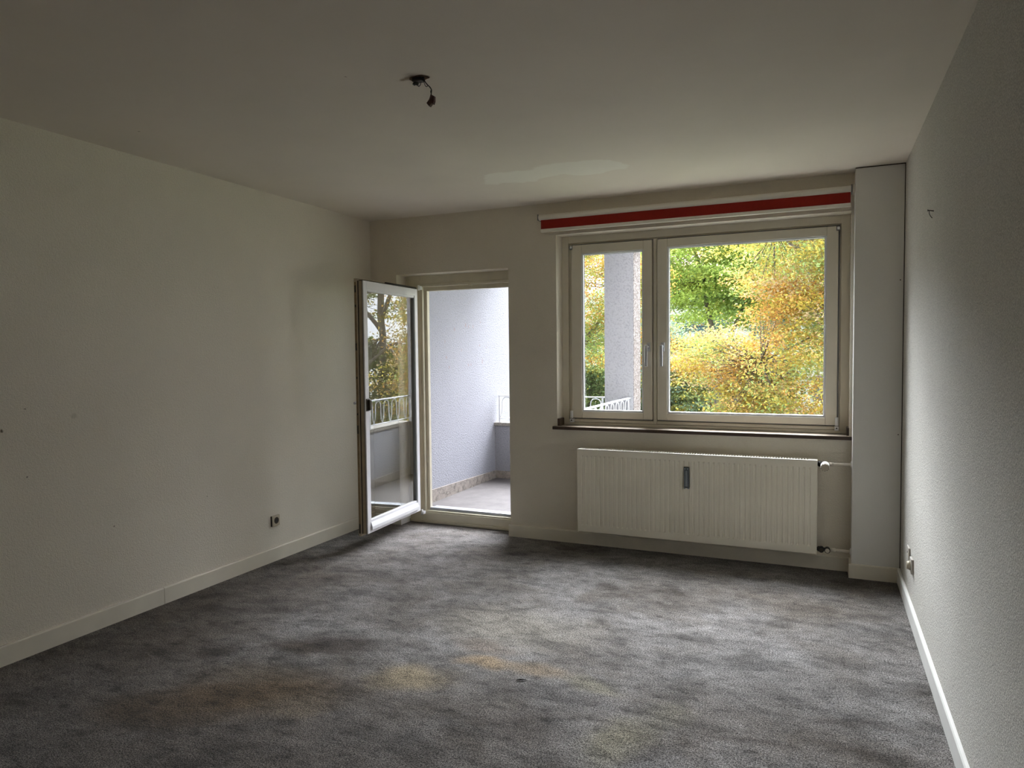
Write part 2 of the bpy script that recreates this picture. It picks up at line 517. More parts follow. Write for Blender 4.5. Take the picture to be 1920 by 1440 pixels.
# column (pipe chase) in the right corner
b = MB(); b.box(3.600, 3.8615, -.13, 0.0, 0, 2.493, bev=.0015)
col_o = struct(b.build('wall_chase', M_chase), 'smooth boxed-in pipe column in the right corner beside the window', 'boxed column')
for z in (1.815, .895):
    q = MB(); q.cyl((3.845, -.131, z), (3.845, -.128, z), .0035, n=10)
    q.build('screw', M_black, col_o)
b = MB(); b.box(3.8615, W, -.125, 0, 0, 2.5)
b.box(3.600, 3.866, -.124, 0, 2.493, 2.5)
b.build('joint_gap', M_socketdark, col_o)

# baseboards: extruded profile with rounded top
def baseboard(name, segs, mat, label, h=.088, t=.015):
    b = MB()
    for (axis, a0, a1, wallc, sgn) in segs:
        prof = [(0, 0), (t, 0), (t, h-.006), (t-.004, h), (.003, h), (0, h)]
        if axis == 'y': b.prism([(wallc+sgn*p, z) for p, z in prof], 1, a0, a1)
        else: b.prism([(wallc+sgn*p, z) for p, z in prof], 0, a0, a1)
    return struct(b.build(name, mat), label, 'baseboard')
baseboard('baseboard_left', [('y', -2.083, -.016, 0, 1), ('y', YB, -2.0865, 0, 1)], M_base, 'cream baseboard along the left wall with a dark joint', .094)
baseboard('baseboard_front', [('x', DX1-.012, 3.600, 0, -1)], M_base, 'cream baseboard under the radiator between door and column', .090)
bb = baseboard('baseboard_corner', [('x', 0, .266, 0, -1), ('y', -.002, .137, .250, 1)], M_base_white, 'short pale baseboard piece turning into the balcony door recess', .075)
baseboard('baseboard_chase', [('x', 3.585, W-.016, -.13, -1), ('y', -.13, -.015, 3.600, -1)], M_base, 'cream baseboard wrapped round the corner column', .088)
baseboard('baseboard_right', [('y', YB, -.132, W-.002, -1)], M_base_white, 'white baseboard along the right wall, slightly off the wall', .088)

# ------------------------------------------------------------------ window
win = empty('window_1', (2.61, .12, .86)); tag(win, 'wide cream-framed window with narrow left and wide right casement over the radiator', 'window', kind='structure')
def ring(b, x0, x1, z0, z1, w, y0, y1, m=None, bev=.002, wb=None, wt=None):
    wb = w if wb is None else wb; wt = w if wt is None else wt
    b.box(x0, x0+w, y0, y1, z0, z1, m, bev); b.box(x1-w, x1, y0, y1, z0, z1, m, bev)
    b.box(x0+w, x1-w, y0, y1, z0, z0+wb, m, bev); b.box(x0+w, x1-w, y0, y1, z1-wt, z1, m, bev)
b = MB()
ring(b, WX0, WX1, .862, WZ1, .052, .125, .200, wb=.020)
ring(b, WX0+.048, WX1-.048, .880, WZ1-.048, .050, .140, .190, wb=.060, wt=.05)
b.box(2.300, 2.366, .140, .19, .9, 2.2, None, .002); b.box(2.320, 2.346, .122, .15, .885, 2.205, None, .003)
b.box(WX0+.05, WX1-.05, .126, .15, .884, .906, None, .004)
b.box(WX0+.01, WX1-.01, .118, .13, .862, .872, None, .002)
adopt(b.build('window_frame', M_winpaint), win)
b = MB()
for (a0, a1) in ((1.705, 2.318), (2.348, 3.524)):
    ring(b, a0, a1, .908, 2.206, .012, .136, .1405, bev=0)
adopt(b.build('frame_seal', M_gasket), win)
def sash(x0, x1, z0, z1, gx0, gx1, gz0, gz1, side):
    b = MB()
    y0, y1 = .105, .175
    b.box(x0, gx0-.006, y0, y1, z0, z1, None, .003); b.box(gx1+.006, x1, y0, y1, z0, z1, None, .003)
    b.box(gx0-.006, gx1+.006, y0, y1, z0, gz0-.006, None, .003); b.box(gx0-.006, gx1+.006, y0, y1, gz1+.006, z1, None, .003)
    s = adopt(b.build('casement', M_winpaint), win)
    b = MB()
    for (a0, a1, c0, c1, ax) in ((gx0-.007, gx0+.006, gz0, gz1, 'v'), (gx1-.006, gx1+.007, gz0, gz1, 'v')):
        b.box(a0, a1, .112, .135, c0-.006, c1+.006, M_bead, .002)
    b.box(gx0, gx1, .112, .135, gz0-.007, gz0+.008, M_bead, .002); b.box(gx0, gx1, .112, .135, gz1-.006, gz1+.007, M_bead, .002)
    ring(b, gx0-.002, gx1+.002, gz0-.002, gz1+.002, .010, .135, .142, M_gasket, 0)
    o = b.build('glazing_bead', None, s); o['label'] = 'bright white glazing bead'
    b = MB(); b.box(gx0, gx1, .141, .1415, gz0, gz1)
    b.build('glass_pane', M_glass, s)
    # fittings
    hx = x0 if side == 'L' else x1
    q = MB(); q.cyl((hx, .094, z0-.002), (hx, .094, z0+.052), .0105, n=14, m=M_bead); q.box(hx-.012, hx+.012, .086, .125, z0-.034, z0-.006, M_bead, .003); q.cyl((hx, .092, z0-.018), (hx, .084, z0-.018), .005, n=10, m=M_black); q.box(hx-.011, hx+.011, .09, .11, z0-.0065, z0-.0015, M_gasket)
    q.build('hinge', None, s)
    q = MB(); q.cyl((hx, .096, z1-.024), (hx, .096, z1-.006), .008, n=12, m=M_bead); q.box(hx-.013, hx+.010, .098, .125, z1-.030, z1-.002, M_gasket)
    q.build('hinge', None, s)
    return s
sL = sash(1.713, 2.314, .917, 2.196, 1.797, 2.246, .970, 2.128, 'L')
sR = sash(2.352, 3.514, .917, 2.196, 2.428, 3.440, .970, 2.134, 'R')
def handle(x, s, flip):
    q = MB()
    q.box(x-.013, x+.013, .092, .105, 1.405, 1.470, None, .004)
    q.cyl((x, .094, 1.443), (x, .052, 1.443), .008, n=12)
    q.box(x-.010-.006*flip, x+.010-.006*flip, .044, .056, 1.300, 1.452, None, .004)
    o = q.build('window_handle', M_handle, s); o['label'] = 'slim satin white lever handle'
handle(2.290, sL, 1); handle(2.392, sR, 0)
b = MB()
b.box(1.603, 3.600, -.030, .001, .838, .8605, M_sill, .003)
b.box(WX0+.001, WX1-.001, -.028, .13, .846, .862, M_silltop, .001)
b.box(WX0, WX0+.018, .006, .10, .862, .916, M_sill); b.box(WX1-.014, WX1, .006, .10, .862, .912, M_sill)
o = adopt(b.build('window_sill', None), win); o['label'] = 'thin dark brown window sill'

# ------------------------------------------------------------------ balcony door
door = empty('door_1', (.75, .14, 0)); tag(door, 'balcony door with cream frame, its glazed leaf swung open into the room', 'door', kind='structure')
b = MB()
FY0, FY1 = .140, .215
for s_, xo, xi in ((1, DX0, .430), (-1, DX1, 1.174)):
    x_ = lambda t: xo + s_*t
    wtot = abs(xi-xo)
    b.box(min(xo, x_(wtot-.045)), max(xo, x_(wtot-.045)), FY0, FY1, 0, DZ, None, .002)
    b.box(min(x_(wtot-.045), x_(wtot-.026)), max(x_(wtot-.045), x_(wtot-.026)), FY0+.006, FY1, .05, DZ-.05, None, .003)
    b.box(min(x_(wtot-.026), xi), max(x_(wtot-.026), xi), FY0+.038, FY1, .05, DZ-.08, None, .003)
b.box(.385, 1.2, FY0, FY1, 1.975, DZ-.0005, None, 0)
b.box(.38, 1.22, FY0-.008, FY1, 1.955, 1.975, None, .003)
b.box(.38, 1.22, FY0+.035, FY1, 1.922, 1.957, None, .003)
b.box(.835, .865, FY0-.012, FY0+.01, 1.946, 1.956, None, .002)
adopt(b.build('door_frame', M_doorframe), door)
b = MB()
b.box(DX0, DX1, .138, .30, 0, .088, M_doorframe, .003)
b.box(DX0, DX1, .122, .14, 0, .024, M_doorframe, .006)
b.box(.38, 1.20, .150, .30, .088, .100, M_doorframe, .002)
b.box(.42, 1.18, .178, .30, .1, .112, M_alu, .003)
b.box(.43, 1.174, .182, .200, .112, .120, M_alu, .002)
adopt(b.build('threshold', None), door)
# leaf in local frame: u away from hinge, v thickness (0 = outside face), w up
dl = R(-3.06)
Lm = Matrix(((-math.sin(dl), -math.cos(dl), 0, .409), (-math.cos(dl), math.sin(dl), 0, .060), (0, 0, 1, 0), (0, 0, 0, 1)))
LL, Z0, Z1 = .799, .116, 1.929
GU0, GU1, GZ0, GZ1 = .052, .748, .212, 1.868
leafo = empty('door_leaf_pivot')
bpy.data.objects.remove(leafo)
def lbox(b, u0, u1, v0, v1, z0, z1, m=None, bev=0): b.box(u0, u1, v0, v1, z0, z1, m, bev, mat4=Lm)
b = MB()
ms, me_ = M_doorwhite, M_dooredge
for (u0, u1, z0, z1) in ((0, GU0-.006, Z0, Z1), (GU1+.006, LL-.002, Z0, Z1), (GU0-.006, GU1+.006, Z0, GZ0-.02), (GU0-.006, GU1+.006, GZ1+.006, Z1)):
    lbox(b, u0, u1, 0, .012, z0, z1, ms, .0015)
    lbox(b, u0, u1, .011, .046, z0+.001, z1-.001, me_)
    lbox(b, u0 if u0 > 0 else -.015, u1 if u1 < LL-.01 else LL+.014, .046, .068, z0-(.016 if z0 == Z0 else 0), z1+(.016 if z1 == Z1 else 0), me_, .002)
# sloped weather board on the bottom rail and slopes round the glass
pr = [(.000, GZ0-.018), (-.012, Z0+.045), (-.012, Z0+.022), (.0, Z0+.018)]
A = []
for u in (GU0-.006, GU1+.006):
    A.append([b.bm.verts.new(Lm @ Vector((u, v, z))) for v, z in pr])
for i in range(4):
    f = b.bm.faces.new((A[0][i], A[0][(i+1) % 4], A[1][(i+1) % 4], A[1][i])); f.material_index = b.mi(ms)
for r_ in A:
    f = b.bm.faces.new(r_); f.material_index = b.mi(ms)
bmesh.ops.recalc_face_normals(b.bm, faces=b.bm.faces[:])
leafo = adopt(b.build('door_leaf', None), door)
leafo['label'] = 'white outside face with yellowed cream edges'
b = MB()
lbox(b, GU0-.006, GU0+.004, .004, .030, GZ0-.02, GZ1+.006, M_gasket); lbox(b, GU1-.004, GU1+.006, .004, .030, GZ0-.02, GZ1+.006, M_doorwhite)
lbox(b, GU0, GU1, .004, .030, GZ0-.022, GZ0-.002, M_doorwhite, .003); lbox(b, GU0, GU1, .003, .030, GZ1-.012, GZ1+.008, M_doorwhite, .004)
b.build('glazing_bead', None, leafo)
b = MB(); lbox(b, GU0, GU1, .020, .0205, GZ0-.01, GZ1); b.build('glass_pane', M_glassdoor, leafo)
b = MB()
lbox(b, .748, .790, -.006, 0, 1.000, 1.090, None, .003)
lbox(b, .745, .775, -.022, -.004, 1.006, 1.084, None, .006)
o = b.build('pull_handle', M_darkmetal, leafo); o['label'] = 'small dark bronze pull on the outside face'
b = MB()
lbox(b, .755, .785, .068, .076, 1.02, 1.09, None, .003)
b.cyl(Lm @ Vector((.77, .07, 1.055)), Lm @ Vector((.77, .110, 1.055)), .009, n=12)
lbox(b, .62, .782, .098, .112, 1.046, 1.066, None, .004)
o = b.build('door_handle', M_handle, leafo); o['label'] = 'inside lever handle showing past the edge'
b = MB(); lbox(b, LL+.013, LL+.0152, .050, .063, Z0+.01, Z1-.01); b.build('lock_rail', simple('aged_brass_rail', (.24, .17, .09), .45, metal=.3, var=.2, vs=30), leafo)
# lock bolts in the free edge
for z, hgt in ((1.87, .05), (1.75, .016), (1.46, .05), (1.24, .014), (.98, .012), (.87, .06), (.155, .07)):
    b = MB()
    lbox(b, LL+.012, LL+.016, .051, .062, z-hgt/2, z+hgt/2, M_black, .001)
    if hgt > .03:
        lbox(b, LL+.013, LL+.022, .053, .060, z-.006, z+.006, M_darkmetal, .002)
    b.build('lock_bolt', None, leafo)
b = MB(); lbox(b, LL-.004, LL+.001, .040, .046, Z0, Z1, M_black); lbox(b, LL-.003, LL-.0005, .010, .014, Z0, Z1, M_socketdark); b.build('edge_seal', M_black, leafo)
b = MB(); b.cyl(Lm @ Vector((.46, .02, Z1+.009)), Lm @ Vector((-.01, .02, Z1+.009)), .010, n=8); lbox(b, .30, .79, .006, .040, Z1-.001, Z1+.005)
o = b.build('tilt_arm', M_black, leafo); o['label'] = 'dark metal tilt fitting on top of the leaf'
b = MB(); b.cyl((.395, .103, 1.925), (.395, .103, 1.965), .009, n=12); b.box(.385, .41, .103, .142, 1.93, 1.96, None, .003)
adopt(b.build('hinge', M_bead), door)
b = MB(); b.cyl((.395, .103, .070), (.395, .103, .115), .009, n=12); b.box(.385, .41, .103, .140, .075, .10, None, .003)
adopt(b.build('hinge', M_bead), door)

# ------------------------------------------------------------------ roller blind
bl = empty('roller_blind', (2.55, -.045, 2.385)); tag(bl, 'red roller blind rolled up in a white cassette above the window', 'roller blind')
cy, cz, cr = -.048, 2.391, .022
b = MB()
prof = [(0, cz+.020), (cy-.002, cz+.020)] + [(cy - cr*math.cos(t)*.9, cz + cr*.92*math.sin(t)) for t in [R(70-14*i) for i in range(11)]] + [(cy+.006, cz-.020), (0, cz-.016)]
b.prism(prof, 0, 1.520, 3.578, smooth=False)
adopt(b.build('cassette', M_blindwhite), bl)
b = MB(); b.box(1.514, 1.519, cy-cr-.001, 0, cz-.022, cz+.022, None, .002)
o = adopt(b.build('end_cap', M_gasket), bl); o['label'] = 'dark end cap'
b = MB(); b.box(3.579, 3.584, cy-cr-.001, 0, cz-.024, cz+.024, M_gasket); b.box(3.586, 3.599, cy-cr+.004, 0, cz-.030, cz+.026, M_blindwhite, .003)
adopt(b.build('bracket', None), bl)
b = MB(); b.box(1.535, 3.576, cy-.004, cy-.0025, 2.304, 2.378)
adopt(b.build('blind_fabric', M_blindred), bl)
b = MB(); b.box(1.533, 3.578, cy-.012, cy+.006, 2.283, 2.306, None, .004)
adopt(b.build('bottom_bar', M_blindwhite), bl)
b = MB()
for x in (3.588, 3.5965):
    b.tube([(x, cy-.012, 2.37), (x, cy-.013, 1.8), (x, cy-.012, 1.25), (x+(3.5922-x)*.7, cy-.012, 1.06)], .0016, 6)
b.tube([(3.5896, cy-.012, 1.065), (3.5922, cy-.012, 1.045), (3.595, cy-.012, 1.065)], .0020, 6)
adopt(b.build('pull_chain', M_cord), bl)

# ------------------------------------------------------------------ radiator
rad = empty('radiator', (2.615, -.09, .12)); tag(rad, 'cream ribbed panel radiator on the wall under the window', 'radiator')
RX0, RX1, RZ0, RZ1, RY = 1.834, 3.398, .124, .712, -.130
b = MB(); bm = b.bm
nr = 47; pitch = (RX1-RX0-.04)/nr
xs, dep = [RX0, RX0+.012], [0, 0]
for i in range(nr):
    xx = RX0+.020+i*pitch
    for t, d_ in ((.10, 0), (.24, 1), (.50, 1), (.64, 0)):
        xs.append(xx+t*pitch); dep.append(d_)
xs += [RX1-.012, RX1]; dep += [0, 0]
zs = [RZ0, RZ0+.045, RZ0+.056, RZ1-.052, RZ1-.040, RZ1]
zf = [0, 0, 1, 1, 0, 0]
grid = [[bm.verts.new((x, RY + .0055*d_*f, z)) for z, f in zip(zs, zf)] for x, d_ in zip(xs, dep)]
for i in range(len(xs)-1):
    for j in range(len(zs)-1):
        f = bm.faces.new((grid[i][j], grid[i+1][j], grid[i+1][j+1], grid[i][j+1]))
b.box(RX0, RX1, RY+.008, RY+.016, RZ0, RZ1)
b.box(RX0, RX1, RY, RY+.012, RZ1-.0005, RZ1); b.box(RX0, RX1, RY, RY+.012, RZ0, RZ0+.0005)
adopt(b.build('front_panel', M_rad), rad)
b = MB(); b.box(RX0+.02, RX1-.02, -.062, -.052, RZ0+.005, RZ1-.02); adopt(b.build('rear_panel', M_rad), rad)
b = MB()
for k in range(60):
    x = RX0+.03+k*(RX1-RX0-.06)/59
    b.box(x-.0008, x+.0008, -.113, -.063, RZ0+.03, RZ1-.03)
o = adopt(b.build('convector_fins', M_rad), rad); o['kind'] = 'stuff'
b = MB(); b.box(RX0-.006, RX0, RY-.002, -.048, RZ0-.006, RZ1+.004, None, .0015); adopt(b.build('side_cover', M_rad), rad)
b = MB(); b.box(RX1, RX1+.006, RY-.002, -.048, RZ0-.006, RZ1+.004, None, .0015); adopt(b.build('side_cover', M_rad), rad)
b = MB()
b.box(RX0, RX1, RY-.002, RY+.014, RZ1, RZ1+.005, M_radgrille, .001); b.box(RX0, RX1, -.062, -.048, RZ1, RZ1+.005, M_radgrille)
ng = 92
for k in range(ng):
    x = RX0+.01+k*(RX1-RX0-.02)/(ng-1)
    b.box(x-.0042, x+.0042, RY+.014, -.062, RZ1+.001, RZ1+.0055, M_radgrille)
b.box(RX0, RX0+.04, RY+.014, -.062, RZ1+.002, RZ1+.005, M_radgrille); b.box(RX1-.04, RX1, RY+.014, -.062, RZ1+.002, RZ1+.005, M_radgrille)
o = adopt(b.build('top_grille', None), rad); o['label'] = 'bright slotted top grille'
b = MB()
mx0, mx1 = 2.582, 2.617
b.box(mx0, mx1, RY-.016, RY+.003, .490, .630, M_meterdark, .003); b.box(mx0+.004, mx0+.0075, RY-.0185, RY-.014, .497, .612, M_meter, .0008)
b.box(mx0+.012, mx1-.010, RY-.021, RY-.014, .500, .608, M_meter, .002); b.box(mx1-.0065, mx1-.0035, RY-.0185, RY-.014, .497, .612, M_meter, .0008)
b.box(mx0+.003, mx1-.003, RY-.0185, RY-.014, .613, .627, M_meter, .001); b.cyl((2.5995, RY-.0195, .620), (2.5995, RY-.017, .620), .0045, n=12, m=M_meterdark)
b.box(mx0+.001, mx0+.010, RY-.014, RY, .484, .492, M_meter); b.box(mx1-.010, mx1-.001, RY-.014, RY, .484, .492, M_meter)
o = adopt(b.build('heat_meter', None), rad); o['label'] = 'grey evaporator heat meter with dark outline'
for x in (RX0+.14, RX1-.14):
    q = MB(); q.box(x-.012, x+.012, -.05, -.001, RZ0+.04, RZ1-.06); q.box(x-.02, x+.02, -.10, -.045, RZ0-.008, RZ0+.004)
    adopt(q.build('wall_bracket', M_darkmetal), rad)
# thermostat valve: body + head pointing into the room, tilted down
b = MB(); b.cyl((RX1, -.09, .690), (3.452, -.09, .690), .013, n=16, m=M_black); b.cyl((3.408, -.09, .690), (3.428, -.09, .690), .018, n=6, m=M_black)
b.cyl((3.45, -.075, .690), (3.45, -.110, .688), .015, n=16, m=M_black)
v = adopt(b.build('thermostat_valve', None), rad); v['label'] = 'dark valve body with white head'
b = MB()
h0, h1 = Vector((3.449, -.108, .691)), Vector((3.446, -.175, .680))
d = (h1-h0)
b.cyl(h0, h0+d*.25, .020, .024, n=24, m=M_valvewhite); b.cyl(h0+d*.25, h0+d*.92, .0245, .0245, n=24, m=M_valvewhite); b.cyl(h0+d*.92, h1, .0245, .021, n=24, m=M_socket)
qt = d.to_track_quat('Z', 'Y')
for k in range(20):
    a = 2*math.pi*k/20
    off = qt @ Vector((math.cos(a)*.0245, math.sin(a)*.0245, 0))
    b.cyl(h0+d*.35+off, h0+d*.94+off, .0016, n=6, m=M_valvewhite)
    if k % 2: b.cyl(h0+d*.93+off*.99, h0+d*1.0+off*.93, .0018, n=6, m=M_black)
b.build('thermostat_head', None, v)
b = MB(); b.cyl((RX1, -.09, .150), (3.425, -.09, .150), .011, n=14, m=M_black); b.cyl((3.408, -.09, .150), (3.424, -.09, .150), .017, n=6, m=M_black)
b.cyl((3.430, -.075, .150), (3.430, -.118, .150), .0165, n=18, m=M_black); b.cyl((3.430, -.118, .15), (3.430, -.124, .15), .010, n=12, m=M_darkmetal)
b.cyl((3.425, -.09, .150), (3.47, -.09, .150), .011, n=14, m=M_black)
b.cyl((3.465, -.078, .149), (3.465, -.116, .149), .0175, n=18, m=M_black); b.cyl((3.465, -.116, .149), (3.465, -.121, .149), .013, n=16, m=M_pipe)
adopt(b.build('return_valve', None), rad)
def pipe(z, z1, x0, label):
    r = empty('heating_pipe', (3.53, -.09, z)); tag(r, label, 'pipe', 'radiator connection pipes')
    q = MB(); q.cyl((x0, -.09, z), (3.600, -.075, z1), .0092, n=16); q.cyl((x0, -.09, z), (x0+.030, -.088, z), .012, n=16)
    adopt(q.build('pipe_run', M_pipe), r)
    q = MB(); q.cyl((3.592, -.076, z1), (3.5995, -.075, z1), .012, .026, n=20)
    adopt(q.build('escutcheon', M_base_white), r)
pipe(.690, .693, 3.466, 'upper painted pipe from thermostat valve into the column')
pipe(.150, .146, 3.482, 'lower painted pipe from return valve into the column')

# ------------------------------------------------------------------ sockets and small things
so = empty('wall_socket', (0, -1.179, .276)); tag(so, 'small cream wall socket with round dark centre on the left wall', 'socket')
b = MB(); b.box(0, .013, -1.216, -1.142, .240, .312, None, .003)
adopt(b.build('cover_plate', M_socket), so)
b = MB(); b.cyl((.0, -1.176, .277), (.0137, -1.176, .277), .0225, n=24, m=M_socketdark); b.cyl((.0137, -1.176, .277), (.0142, -1.176, .277), .016, n=24, m=M_black)
adopt(b.build('socket_insert', None), so)
b = MB(); b.box(.0, .010, -1.2175, -1.216, .241, .311); adopt(b.build('shadow_joint', M_black), so)
so = empty('power_socket', (W, -.60, .31)); tag(so, 'painted-over flat socket plate low on the right wall near the column', 'socket')
b = MB(); b.box(W-.010, W, -.645, -.562, .262, .343, None, .003); adopt(b.build('cover_plate', M_socketdull), so)
b = MB(); b.cyl((W-.0105, -.603, .302), (W-.002, -.603, .302), .020, n=20); adopt(b.build('socket_insert', M_socketdull), so)
b = MB(); b.box(W-.012, W-.010, -.607, -.599, .309, .319); adopt(b.build('contact_hole', M_black), so)
so = empty('antenna_socket', (W, -.76, .285)); tag(so, 'protruding cream antenna outlet on the right wall, nearer than the flat socket', 'socket')
b = MB(); b.box(W-.012, W, -.795, -.720, .245, .322, None, .003); adopt(b.build('cover_plate', M_socketdull), so)
b = MB(); b.cyl((W-.030, -.757, .283), (W-.008, -.757, .283), .019, .027, n=24); adopt(b.build('outlet_hub', M_socket), so)
b = MB(); b.cyl((W, -1.31, 2.008), (W-.022, -1.313, 2.012), .0022, n=8); b.cyl((W-.022, -1.313, 2.012), (W-.024, -1.313, 2.012), .0045, n=10)
b.tube([(W-.018, -1.312, 2.010), (W-.016, -1.305, 1.998), (W-.010, -1.304, 1.985), (W-.006, -1.310, 1.978)], .0014, 6)
tag(b.build('wall_nail', M_nail), 'tiny dark nail high on the right wall', 'nail')

# ceiling hole with loose wires
cw = empty('ceiling_outlet', (1.95, -2.44, H)); tag(cw, 'torn ceiling lamp outlet with loose black wires hanging down', 'ceiling outlet')
b = MB(); bm = b.bm
cc = Vector((1.955, -2.440, H-.0015)); ringv = []
for k in range(26):
    a = 2*math.pi*k/26; rr_ = 1+.28*mnoise.noise(Vector((math.cos(a)*1.7, math.sin(a)*1.7, 3)))
    ringv.append(bm.verts.new(cc + Vector((math.cos(a)*.044*rr_, math.sin(a)*.026*rr_, 0))))
cv = bm.verts.new(cc + Vector((0, 0, .0008)))
for k in range(26): bm.faces.new((ringv[k], cv, ringv[(k+1) % 26]))
adopt(b.build('torn_hole', M_holedark), cw)
b = MB(); b.box(1.93, 1.972, -2.456, -2.424, H-.016, H, M_black, .004); b.cyl((1.942, -2.445, H-.014), (1.935, -2.449, H-.027), .006, n=8, m=M_black)
adopt(b.build('old_terminal', None), cw)
def P(px, py, depth_y):
    """ceiling-lamp wiring traced in the plane y = depth_y"""
    dx = (px-960)/fpx; dy = (py-720)/fpx
    r = Fv + Rv*dx - Uv*dy
    C = M.translation; t = (depth_y - C.y)/r.y
    return C + r*t
def crop(cx, cy): return (720+cx/12, 110+cy/12)
def wire(pts, rad, y=-2.44, wob=.004, mat=M_wire, name='wire'):
    q = []
    for i, p in enumerate(pts):
        v_ = P(*crop(*p), y + wob*math.sin(i*1.9)); q.append(v_)
    # smooth the path
    out = []
    for i in range(len(q)-1):
        p0, p1, p2, p3 = q[max(i-1, 0)], q[i], q[i+1], q[min(i+2, len(q)-1)]
        for s_ in range(5):
            t = s_/5
            out.append(.5*((2*p1)+(-p0+p2)*t+(2*p0-5*p1+4*p2-p3)*t*t+(-p0+3*p1-3*p2+p3)*t*t*t))
    out.append(q[-1])
    bb_ = MB(); bb_.tube(out, rad, 8)
    return adopt(bb_.build(name, mat), cw)
wire([(650, 440), (700, 490), (740, 560), (780, 625), (820, 580), (832, 500), (830, 440)], .0016)
wire([(875, 440), (900, 520), (925, 600), (960, 630), (990, 600)], .0014)
wire([(890, 440), (930, 530), (990, 600), (1040, 650), (1068, 710), (1062, 780), (1065, 840)], .0021)
wire([(1040, 645), (1060, 700), (1050, 740), (1070, 830)], .0014)
wire([(690, 400), (760, 430), (830, 440), (900, 430)], .004)
def lump(pts, y, th, mat, name):
    bb_ = MB(); q = [P(*crop(*p), y) for p in pts]
    bm = bb_.bm; A = [bm.verts.new(v_+Vector((0, -th, 0))) for v_ in q]; B = [bm.verts.new(v_+Vector((0, th, 0))) for v_ in q]
    c0 = sum(q, Vector())/len(q); ca = bm.verts.new(c0+Vector((0, -th*1.8, 0))); cb = bm.verts.new(c0+Vector((0, th*1.8, 0)))
    n = len(q)
    for i in range(n):
        bm.faces.new((A[i], A[(i+1) % n], ca)); bm.faces.new((B[(i+1) % n], B[i], cb)); bm.faces.new((A[i], B[i], B[(i+1) % n], A[(i+1) % n]))
    bmesh.ops.recalc_face_normals(bm, faces=bm.faces[:])
    return adopt(bb_.build(name, mat), cw)
lump([(1065, 815), (1100, 830), (1140, 850), (1140, 960), (1118, 1030), (1085, 1020), (1035, 1085), (975, 1010), (1030, 930), (1050, 880)], -2.44, .007, M_wirered, 'terminal_block')
lump([(700, 500), (755, 500), (770, 560), (750, 600), (700, 590)], -2.44, .005, M_black, 'wire_stub')

# small dark crumb on the carpet
b = MB(); b.tube([(2.236, -2.181, .004), (2.253, -2.172, .006), (2.272, -2.161, .004)], [.002, .004, .002], 6)
tag(b.build('debris_crumb', M_black), 'small black crumb lying in the middle of the carpet', 'debris')

# ------------------------------------------------------------------ balcony
BX, PY, PZ = 1.607, 2.40, .610
b = MB(); b.box(-.2, BX+.12, .30, 2.56, -.25, -.03); b.box(DX0, DX1, .20, .31, -.25, .05)
struct(b.build('floor_balcony', M_balfloor), 'grey concrete balcony floor outside the open door', 'balcony floor')
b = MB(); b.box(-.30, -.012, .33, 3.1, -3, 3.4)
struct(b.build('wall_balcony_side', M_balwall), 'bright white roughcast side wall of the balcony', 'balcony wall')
b = MB(); b.prism([(.33, -.03), (PY, -.03), (PY, .056), (.33, .112)], 0, -.012, .002)
b.box(0, BX-.30, PY-.012, PY, -.03, .055, None, .003); b.box(BX-.012, BX, .33, PY, -.03, .062, None, .003)
struct(b.build('trim_balcony', M_dirty), 'cracked and dirty skirting strip around the balcony floor', 'skirting')
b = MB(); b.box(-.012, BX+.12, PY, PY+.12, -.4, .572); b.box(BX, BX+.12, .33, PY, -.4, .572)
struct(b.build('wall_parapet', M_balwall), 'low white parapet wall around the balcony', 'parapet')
b = MB(); b.box(-.012, 1.30, PY-.02, PY+.14, .572, PZ, None, .004); b.box(BX-.02, BX+.14, .33, PY-.001, .572, PZ, None, .004)
struct(b.build('trim_coping', M_cap), 'stained concrete coping on the balcony parapet', 'coping')
b = MB(); b.box(1.295, BX, PY, 2.70, -6, 3.4)
b.box(BX, BX+.004, PY+.006, 2.70, -6, 3.4, M_pebble)
me_pil = b
b.mats.insert(0, M_pillar) if M_pillar not in b.mats else None
b2 = MB(); b2.box(1.295, BX, PY, 2.70, -6, 3.4, M_pillar); b2.box(BX, BX+.004, PY+.006, 2.70, -6, 3.4, M_pebble)
b.bm.free()
struct(b2.build('pillar_balcony', None), 'white rendered balcony pillar with a pebble-dash side seen through the left casement', 'pillar')
b = MB(); b.box(-.3, BX+.10, .33, 2.72, 2.56, 2.75)
struct(b.build('ceiling_balcony', M_balwall), 'underside of the balcony slab above', 'ceiling')

